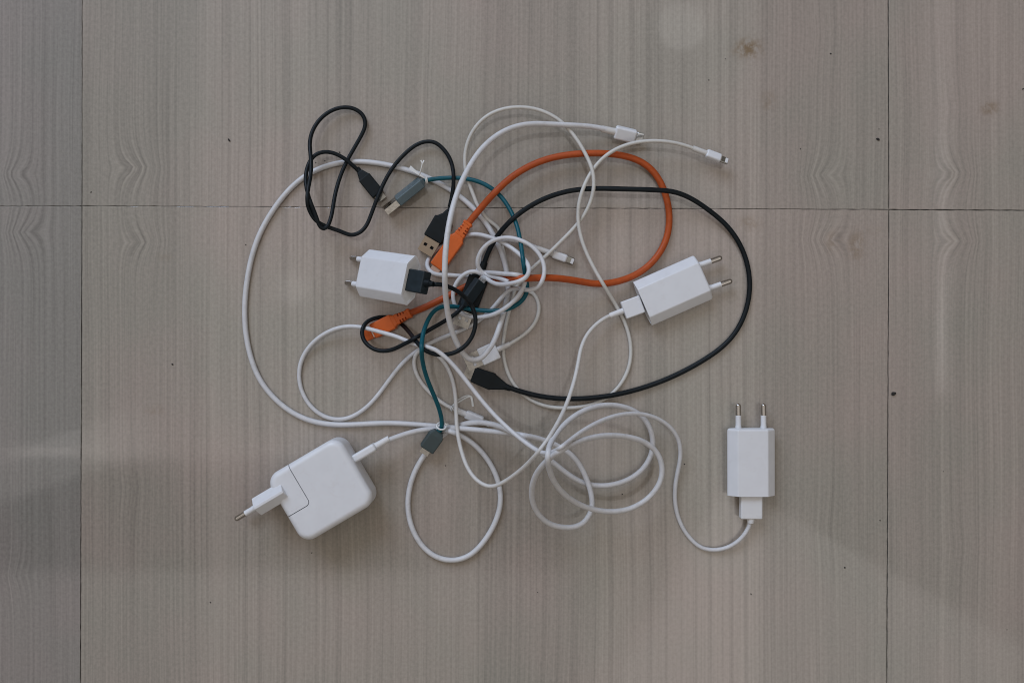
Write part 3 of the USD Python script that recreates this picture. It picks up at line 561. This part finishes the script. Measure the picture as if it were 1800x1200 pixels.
# square adapter with swivelled plug head
def adapter():
    zc = 15.2
    p0 = P(569.7, 856.4, zc); d = P(569.7 + 100 * math.cos(math.radians(30.5)), 856.4 - 100 * math.sin(math.radians(30.5)), zc) - p0
    T = frame(p0, p0 + d)
    t = thing('power_adapter', (p0[0], p0[1], 0), 'large square white power adapter with rounded corners and one visible pin', 'power adapter')
    Lx, Ly, H, rc, re = 61.0, 55.2, 28.0, 9.5, 4.6
    pts = []
    for sx in (-1, 1):
        for sy in (-1, 1):
            cx, cy = sx * (Lx / 2 - rc), sy * (Ly / 2 - rc)
            for k in range(13):
                a = k / 12 * math.pi / 2
                for sz in (-1, 1):
                    pts.append((cx + sx * math.cos(a) * (rc - re), cy + sy * math.sin(a) * (rc - re), sz * (H / 2 - re)))
    body = hull_spheres(pts, re, 32)
    # the seam round the removable corner: a fine groove, cut deep
    g = 0.26
    sx0, sy0 = -10.8, -4.6                               # inner corner of the removable piece
    path = [(sx0, 40)] + [(sx0, sy0 + 3.2)] + [(sx0 - 3.2 + 3.2 * math.cos(a), sy0 + 3.2 - 3.2 * math.sin(a)) for a in np.linspace(0.15, math.pi / 2 - .15, 6)] + [(sx0 - 3.2, sy0), (-45, sy0)]
    import shapely.geometry as sg
    line = sg.LineString(path).buffer(g, cap_style=2)
    cut = m3.CrossSection([sg.polygon.orient(line).exterior.coords[:-1]]).extrude(40).translate([0, 0, -20])
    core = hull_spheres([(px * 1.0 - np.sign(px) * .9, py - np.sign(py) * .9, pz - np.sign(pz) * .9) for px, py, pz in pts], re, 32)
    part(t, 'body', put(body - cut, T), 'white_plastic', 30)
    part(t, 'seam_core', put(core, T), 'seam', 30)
    # plug head: an upright hexagon block, standing a little above the adapter's top
    hx = [(b, a) for a, b in hexagon(34.5, 13.6, 21.0, 1.8)][::-1]
    oy = 13.0
    head = prism(hx, -Lx / 2 - 15.5, -Lx / 2 + 8.5, .6).translate([0, oy, 1.6])
    h = part(t, 'plug_head', put(head, T), 'white_plastic', 30)
    for z in (-9.3, 9.3):
        R = np.diag([-1.0, -1, 1, 1]); R[:3, 3] = (-Lx / 2 - 15.3, oy, z + 1.6)
        tip = hull_spheres([(8.0, 0, 0), (16.4, 0, 0)], 2.0, 20) ^ box(9.4, 30, -5, 5, -5, 5)
        q = part(h, 'pin', put(tip, T @ R), 'pin_metal', 40)
        part(h, 'insulating_sleeve', put(cyl(-.6, 9.6, 2.05), T @ R), 'white_plastic', 40)
    return T
TA = adapter()

# ------------------------------------------------------------------ cables with their plugs
# thick white cable
t = thing('charging_cable', origin_of('thick'), 'long thick white cable running from the square adapter round the whole pile', 'cable')
cord(t, 'thick', 'white_cord', 14)
T = frame(P(1060, 227, 8), P(1125, 242.5, 5.6), 28)
boot(t, T, -1, 9.5, 2.45, 2.7, 'warm_cord')
part(t, 'housing', put(rbox(9, 25.2, 9.6, 6.6, 1.6), T), 'white_plastic', 40)
part(t, 'connector_shell', put(rbox(25, 31.0, 8.0, 2.6, 1.1) - rbox(26.5, 33, 7.2, 1.9, .8), T), 'pale_metal', 40)
p0 = P(677.5, 777, 17); T = frame(P(622, 806.5, 16.2), P(663, 782.5, 16.8))
part(t, 'housing', put(rbox(-1, 19.0, 6.0, 12.2, 1.9), T), 'white_plastic', 40)
boot(t, T, 18.5, 30, 2.6, 2.2, 'white_plastic_matt')

# cream cable
t = thing('charging_cable', origin_of('cream'), 'thin cream cable ending in a small plug at the upper right, above the orange loop', 'cable')
cord(t, 'cream', 'cream_cord')
T = frame(P(1219, 261, 11), P(1278, 283.5, 8.5), -18)
boot(t, T, -.5, 10.5, 2.0, 2.1, 'warm_cord'); end_plug(t, T, 10.0, 6.4, 4.8, 12.0)
T = frame(P(894, 605.5, 4), P(816, 641, 4.2))
boot(t, T, -1, 10, 1.9, 2.1, 'warm_cord')
part(t, 'housing', put(rbox(9, 23.0, 13.2, 6.8, 1.0), T), 'white_plastic', 40)
usb_shell(t, T, 22.9, 11.8, 4.5, 11.6, 'steel', inner='white_plastic_matt')

# cable of the right charger
t = thing('charging_cable', origin_of('right'), 'white cable leaving the slanted charger and ending in a plug beside a plastic twist tie', 'cable')
cord(t, 'right', 'warm_cord')
T = frame(P(1074, 554, 7), P(1128, 534, 7)); boot(t, T, -1, 10.5, 1.95, 2.2, 'white_plastic_matt')
part(t, 'housing', put(rbox(9.6, 24.3, 13.4, 7.0, 1.0), T), 'white_plastic', 40)
T = frame(P(801, 720, 3.3), P(853, 742, 3.3), 12)
boot(t, T, -.5, 9.0, 2.2, 2.4, 'white_plastic_matt'); end_plug(t, T, 8.0, 6.6, 5.4, 14.0)

# cable of the lower right charger
t = thing('charging_cable', origin_of('lower'), 'white cable leaving the charger at the lower right in a deep bend', 'cable')
cord(t, 'lower', 'white_cord')
T = frame(P(1319.5, 918, 6.9), P(1319.6, 872, 6.9)); boot(t, T, -.3, 3.5, 2.4, 3.0, 'white_plastic_matt')
part(t, 'housing', put(rbox(3, 20.5, 16.0, 7.4, 1.1), T), 'white_plastic_matt', 40)

# coiled cable
t = thing('charging_cable', origin_of('coil'), 'coiled white cable in the middle of the pile with a small plug on its right', 'cable')
cord(t, 'coil', 'white_cord')
T = frame(P(945, 436.5, 3), P(1013, 461.5, 2.9), 10)
boot(t, T, -.5, 12, 2.0, 2.1, 'warm_cord'); end_plug(t, T, 11.6, 6.0, 4.6, 11.6)

# black cable upper left
t = thing('usb_cable', origin_of('black'), 'black cable looped and twisted at the upper left of the pile', 'cable')
cord(t, 'black', 'black_rubber')
T = frame(P(793, 366, 5), P(748, 443, 3.9))
part(t, 'strain_relief', put(cyl(-3, 5, 1.9, 2.3), T), 'black_moulding', 30)
part(t, 'housing', put(section(2, 10, 5.0, 5.0, 8.0, 6.6, 1.2) + section(6, 13, 7.5, 6.4, 14.4, 8.2, 1.2) + rbox(10, 27, 14.6, 8.4, 1.0), T), 'black_moulding', 40)
usb_shell(t, T, 26.8, 11.9, 4.5, 11.8, 'warm_steel', 'dark_hole')
T = frame(P(632, 301.5, 4.0), P(675, 354.5, 3.2))
part(t, 'strain_relief', put(cyl(-3, 4, 1.9, 2.2), T), 'black_moulding', 30)
part(t, 'housing', put(section(0, 8, 5.0, 4.6, 9.6, 6.0, 1.0) + rbox(5.5, 22, 9.8, 6.4, .9), T), 'black_moulding', 40)
micro_shell(t, T, 21.8, 6.9, 1.9, 5.2, 'dull_steel')

# long black cable right
t = thing('usb_cable', origin_of('long'), 'long black cable sweeping in a wide arc round the right side of the pile', 'cable')
cord(t, 'long', 'black_rubber')
T = frame(P(851, 463, 8.5), P(806, 583, 5.4))
part(t, 'strain_relief', put(cyl(-1, 8, 2.5, 2.9), T), 'black_moulding', 30)
part(t, 'housing', put(section(6, 14, 6.0, 5.6, 13.6, 8.2, 1.1) + rbox(11, 38, 14.8, 8.6, 1.1), T), 'black_moulding', 40)
usb_shell(t, T, 37.8, 11.8, 4.5, 11.8, 'steel', inner='grey_white_face')
T = frame(P(889, 679.5, 4.4), P(817, 652.5, 3.4))
part(t, 'strain_relief', put(cyl(-4, 2, 2.0, 2.7), T), 'black_moulding', 30)
part(t, 'housing', put(section(0, 13, 5.2, 4.6, 13.0, 6.6, 1.0) + section(10, 26, 13.0, 6.6, 11.4, 6.4, .9), T), 'black_moulding', 40)
micro_shell(t, T, 25.8, 8.0, 2.8, 6.4, 'steel')

# lead of the tilted charger
t = thing('usb_cable', origin_of('charger_lead'), 'thin black cable from the tilted left charger looping round the lower orange plug', 'cable')
cord(t, 'charger_lead', 'black_rubber')
T = frame(K3a, K3b); 
part(t, 'housing', put(rbox(-3.5, 15.5, 15.6, 7.8, 1.0), T), 'blue_black_moulding', 40)
part(t, 'strain_relief', put(cyl(15.2, 19.5, 3.0, 2.3) + cyl(19.5, 23, 2.0, 1.8), T), 'black_moulding', 30)
T = frame(P(814, 537, 17), P(852, 484, 16.5), 42)
part(t, 'strain_relief', put(cyl(-3, 4, 1.8, 2.3), T), 'black_moulding', 30)
part(t, 'housing', put(section(0, 8, 4.6, 4.2, 8.6, 5.4, 1.0) + rbox(5, 22, 8.8, 5.6, .9), T), 'blue_black_moulding', 40)
micro_shell(t, T, 21.8, 6.2, 1.9, 4.8, 'pale_metal')

# teal cable
t = thing('usb_cable', origin_of('teal'), 'teal cable with a pale plug at its top and a dark grey plug below', 'cable')
cord(t, 'teal', 'teal_rubber')
T = frame(P(745, 316.5, 8.5), P(677, 371, 6.6), 66)
part(t, 'housing', put(section(0, 5, 5.5, 4.2, 13.0, 6.2, 1.0) + rbox(2, 25, 13.2, 6.4, .9), T), 'pale_teal_plug', 40)
usb_shell(t, T, 24.8, 11.8, 4.6, 11.4, 'steel')
T = frame(P(773, 756, 9), P(744, 797, 7.2), -12)
part(t, 'strain_relief', put(cyl(-3, 3, 1.9, 2.2), T), 'teal_rubber', 30)
part(t, 'housing', put(section(1, 5.5, 7.6, 5.2, 11.0, 7.4, .9) + rbox(4, 17.2, 11.2, 7.6, .9), T), 'grey_teal_plug', 40)
micro_shell(t, T, 17.0, 6.9, 2.0, 4.4, 'steel')

# orange cable
t = thing('usb_cable', origin_of('orange'), 'thick orange cable with a ribbed plug at each end', 'cable')
cord(t, 'orange', 'orange_rubber', 14)
def orange_plug(T, front):
    rel = m3.Manifold()
    core = section(-1, 10, 6.2, 6.2, 8.2, 7.0, 1.0)
    for k in range(3):                                    # three slots on each side of the ribbed neck
        x = 1.6 + k * 2.2
        for s in (-1, 1):
            core = core - box(x, x + 1.1, s * 2.6 - 1.2, s * 2.6 + 1.2, 1.0, 6) - box(x, x + 1.1, min(s * 3.0, s * 7), max(s * 3.0, s * 7), -1.6, 1.6)
    core = core + rbox(-2.4, .2, 7.4, 7.0, 1.0)
    part(t, 'strain_relief', put(core, T), 'orange_moulding', 30)
    part(t, 'housing', put(section(9, 15, 8.0, 6.8, 11.2, 8.0, 1.1) + rbox(12, front, 11.4, 8.2, 1.0), T), 'orange_moulding', 40)
    return T
T = orange_plug(frame(P(821, 395.5, 8), P(766, 473, 6.4)), 38.5)
micro_shell(t, T, 38.3, 7.0, 3.0, 6.5, 'pink_metal')
T = orange_plug(frame(P(717, 551.8, 8.2), P(645, 588, 4.6)), 29.0)
micro_shell(t, T, 28.8, 8.4, 4.4, 2.6, 'pink_metal')
part(t, 'front_cap', put(rbox(30.2, 36.5, 9.2, 6.4, .9), T), 'orange_moulding', 40)

# ------------------------------------------------------------------ twist ties
def ring(center, normal, R, r, n=28, squash=1.0):
    nn = np.array(normal, float); nn /= np.linalg.norm(nn); u = np.cross(nn, [0, 0, 1.0]); u /= np.linalg.norm(u); v = np.cross(nn, u)
    a = np.linspace(0, 2 * np.pi, n)
    return tube([center + R * (math.cos(q) * u + squash * math.sin(q) * v) for q in a], r, 8)
def near(name, x, y):
    c = CABLES[name]; k = np.argmin(np.hypot(c['xy'][:, 0] - x, c['xy'][:, 1] - y)); p = c['path']
    return p[k], p[min(k + 2, len(p) - 1)] - p[max(k - 2, 0)]
c, d = near('teal', 749, 317)
t = thing('twist_tie', (c[0], c[1], 0), 'short white tie with two splayed ends round the teal cable beside its upper plug', 'twist tie')
part(t, 'loop', trimesh.util.concatenate([ring(c, d, 2.35, .55), ring(c + d / np.linalg.norm(d) * 1.0, d, 2.3, .5)]), 'tie_wrap', True)
q = spline([P(746, 313, 12.2), P(737, 306.5, 12.6), P(728, 300, 11), P(720.5, 294, 9)], 1.0)
part(t, 'tail', ribbon(q, np.linspace(.9, 2.8, len(q)), .35, (0.35, .9, .25)), 'tie_wrap', False)
q = spline([P(737, 307, 12.6), P(739.5, 300, 14), P(741.5, 292, 15), P(742.5, 286, 15)], .8)
tl = part(t, 'tail', tube(q, .45, 8), 'tie_wrap', True)
for dx in (-2.6, 2.8): part(tl, 'split_end', ribbon([P(742.5, 287, 15), P(742.5 + dx * .5, 284.6, 15.2), P(742.5 + dx, 281.8, 15)], .9, .3, (1, 0, .3)), 'tie_wrap', False)

c, d = near('teal', 777, 746)
t = thing('twist_tie', (c[0], c[1], 0), 'small white ring of plastic tie round the teal cable above its dark grey plug', 'twist tie')
d2 = np.array([0.12, 0.72, 0.66])
part(t, 'loop', ring(c + np.array([-.3, -.6, .3]), d2, 3.4, .68, 32), 'tie_plastic', True)
part(t, 'tail', ribbon([P(782, 744, 12), P(785, 746, 12), P(788, 745, 11)], 1.2, .4, (0, 1, .3)), 'tie_plastic', False)

c, d = near('right', 793.5, 716)
t = thing('twist_tie', (c[0], c[1], 0), 'clear plastic tie with a bent tail beside the white plug below the black plug', 'twist tie')
part(t, 'loop', trimesh.util.concatenate([ring(c, d, 1.95, .4), ring(c + d / np.linalg.norm(d) * 1.1, d, 1.95, .4)]), 'tie_plastic', True)
q = spline([P(796, 713, 3.4), P(804, 705, 3.6), P(813, 699, 4.6), P(822, 696, 5.2), P(828, 697, 5.4)], .8)
part(t, 'tail', trimesh.util.concatenate([ribbon(q + np.array([0, .5 * math.sin(1) , 0]), .8, .35, (.4, .8, .5)), ribbon(q + np.stack([0 * q[:, 0], -1.5 * np.sin(np.linspace(0, 3.1, len(q))), 0 * q[:, 0]], 1), 1.0, .35, (.4, .8, .5))]), 'tie_plastic', False)
part(t, 'tail', ribbon([P(828, 696, 5.4), P(829.5, 701, 5), P(830.5, 707, 4.2), P(831.5, 714, 3)], 1.5, .4, (1, .2, .3)), 'tie_plastic', False)

# ------------------------------------------------------------------ grit on the floor
def crumb(px, py, size, label, group=None, stretch=1.0, rot=0.0):
    m = trimesh.creation.icosphere(2, 1.0)
    v = m.vertices; k = 0.6 + 0.8 * meshkit.noise(v * 1.3 + [px, py, 0], int(px))[:, None]
    v = v * k * [size * stretch, size, size * .45]
    a = math.radians(rot); v = v @ np.array([[math.cos(a), math.sin(a), 0], [-math.sin(a), math.cos(a), 0], [0, 0, 1]])
    o = P(px, py, 0); v = v - [0, 0, v[:, 2].min()]
    path = '/World/' + numbered('/World', 'crumb')
    x = usdkit.mesh(stage, path, trimesh.Trimesh(v / 1000, m.faces, process=False), M['grit'], smooth=40)
    UsdGeom.Xformable(x).AddTranslateOp().Set(Gf.Vec3d(*((o + [0, 0, .08]) / 1000)))
    tag(x.GetPrim(), label, 'crumb', group)
crumb(1570, 692, 1.2, 'largest dark crumb, just right of the joint between the right-hand tiles', None, 1.5, 35)
crumb(1543, 245, .85, 'dark crumb left of the right-hand vertical joint, above the crossing of joints', None, 1.5, -15)
crumb(403, 247, .7, 'dark crumb on the plain tile left of the looped black cable', None, 1.7, -50)
for x, y, s in [(303, 640, .7), (160, 338, .55), (1460, 95, .7), (1275, 104, .45), (1246, 141, .5), (1407, 262, .5), (1545, 227, .4), (1485, 997, .75), (1320, 1043, .55), (1547, 914, .5), (1658, 828, .4),
                (432, 430, .5), (783, 818, .5), (1203, 815, .55), (370, 1058, .55), (548, 971, .5), (440, 90, .35), (945, 1040, .4), (1800 - 30, 1106, .45), (1798, 157, .6), (1094, 868, .5), (555, 286, .5), (597, 268, .6), (571, 283, .55), ]:
    row, col = ('upper', 'lower')[y > 368], ('left', 'middle', 'right')[(x > 145) + (x > 1558)]
    x0, x1, y0, y1 = (0, 145, 1558, 1800)[(x > 145) + (x > 1558)], (145, 1558, 1800)[(x > 145) + (x > 1558)], (0, 368)[y > 368], (368, 1200)[y > 368]
    where = ('top', 'centre', 'bottom')[min(2, int(3 * (y - y0) / (y1 - y0)))] + ' ' + ('far left', 'left', 'middle', 'right', 'far right')[min(4, int(5 * (x - x0) / (x1 - x0)))]
    crumb(x, y, s * .7, f'tiny dark speck of grit on the {row} {col} tile, {where} of what shows', 'specks of grit on the tiles', 1 + .6 * rng.random(), 180 * rng.random())
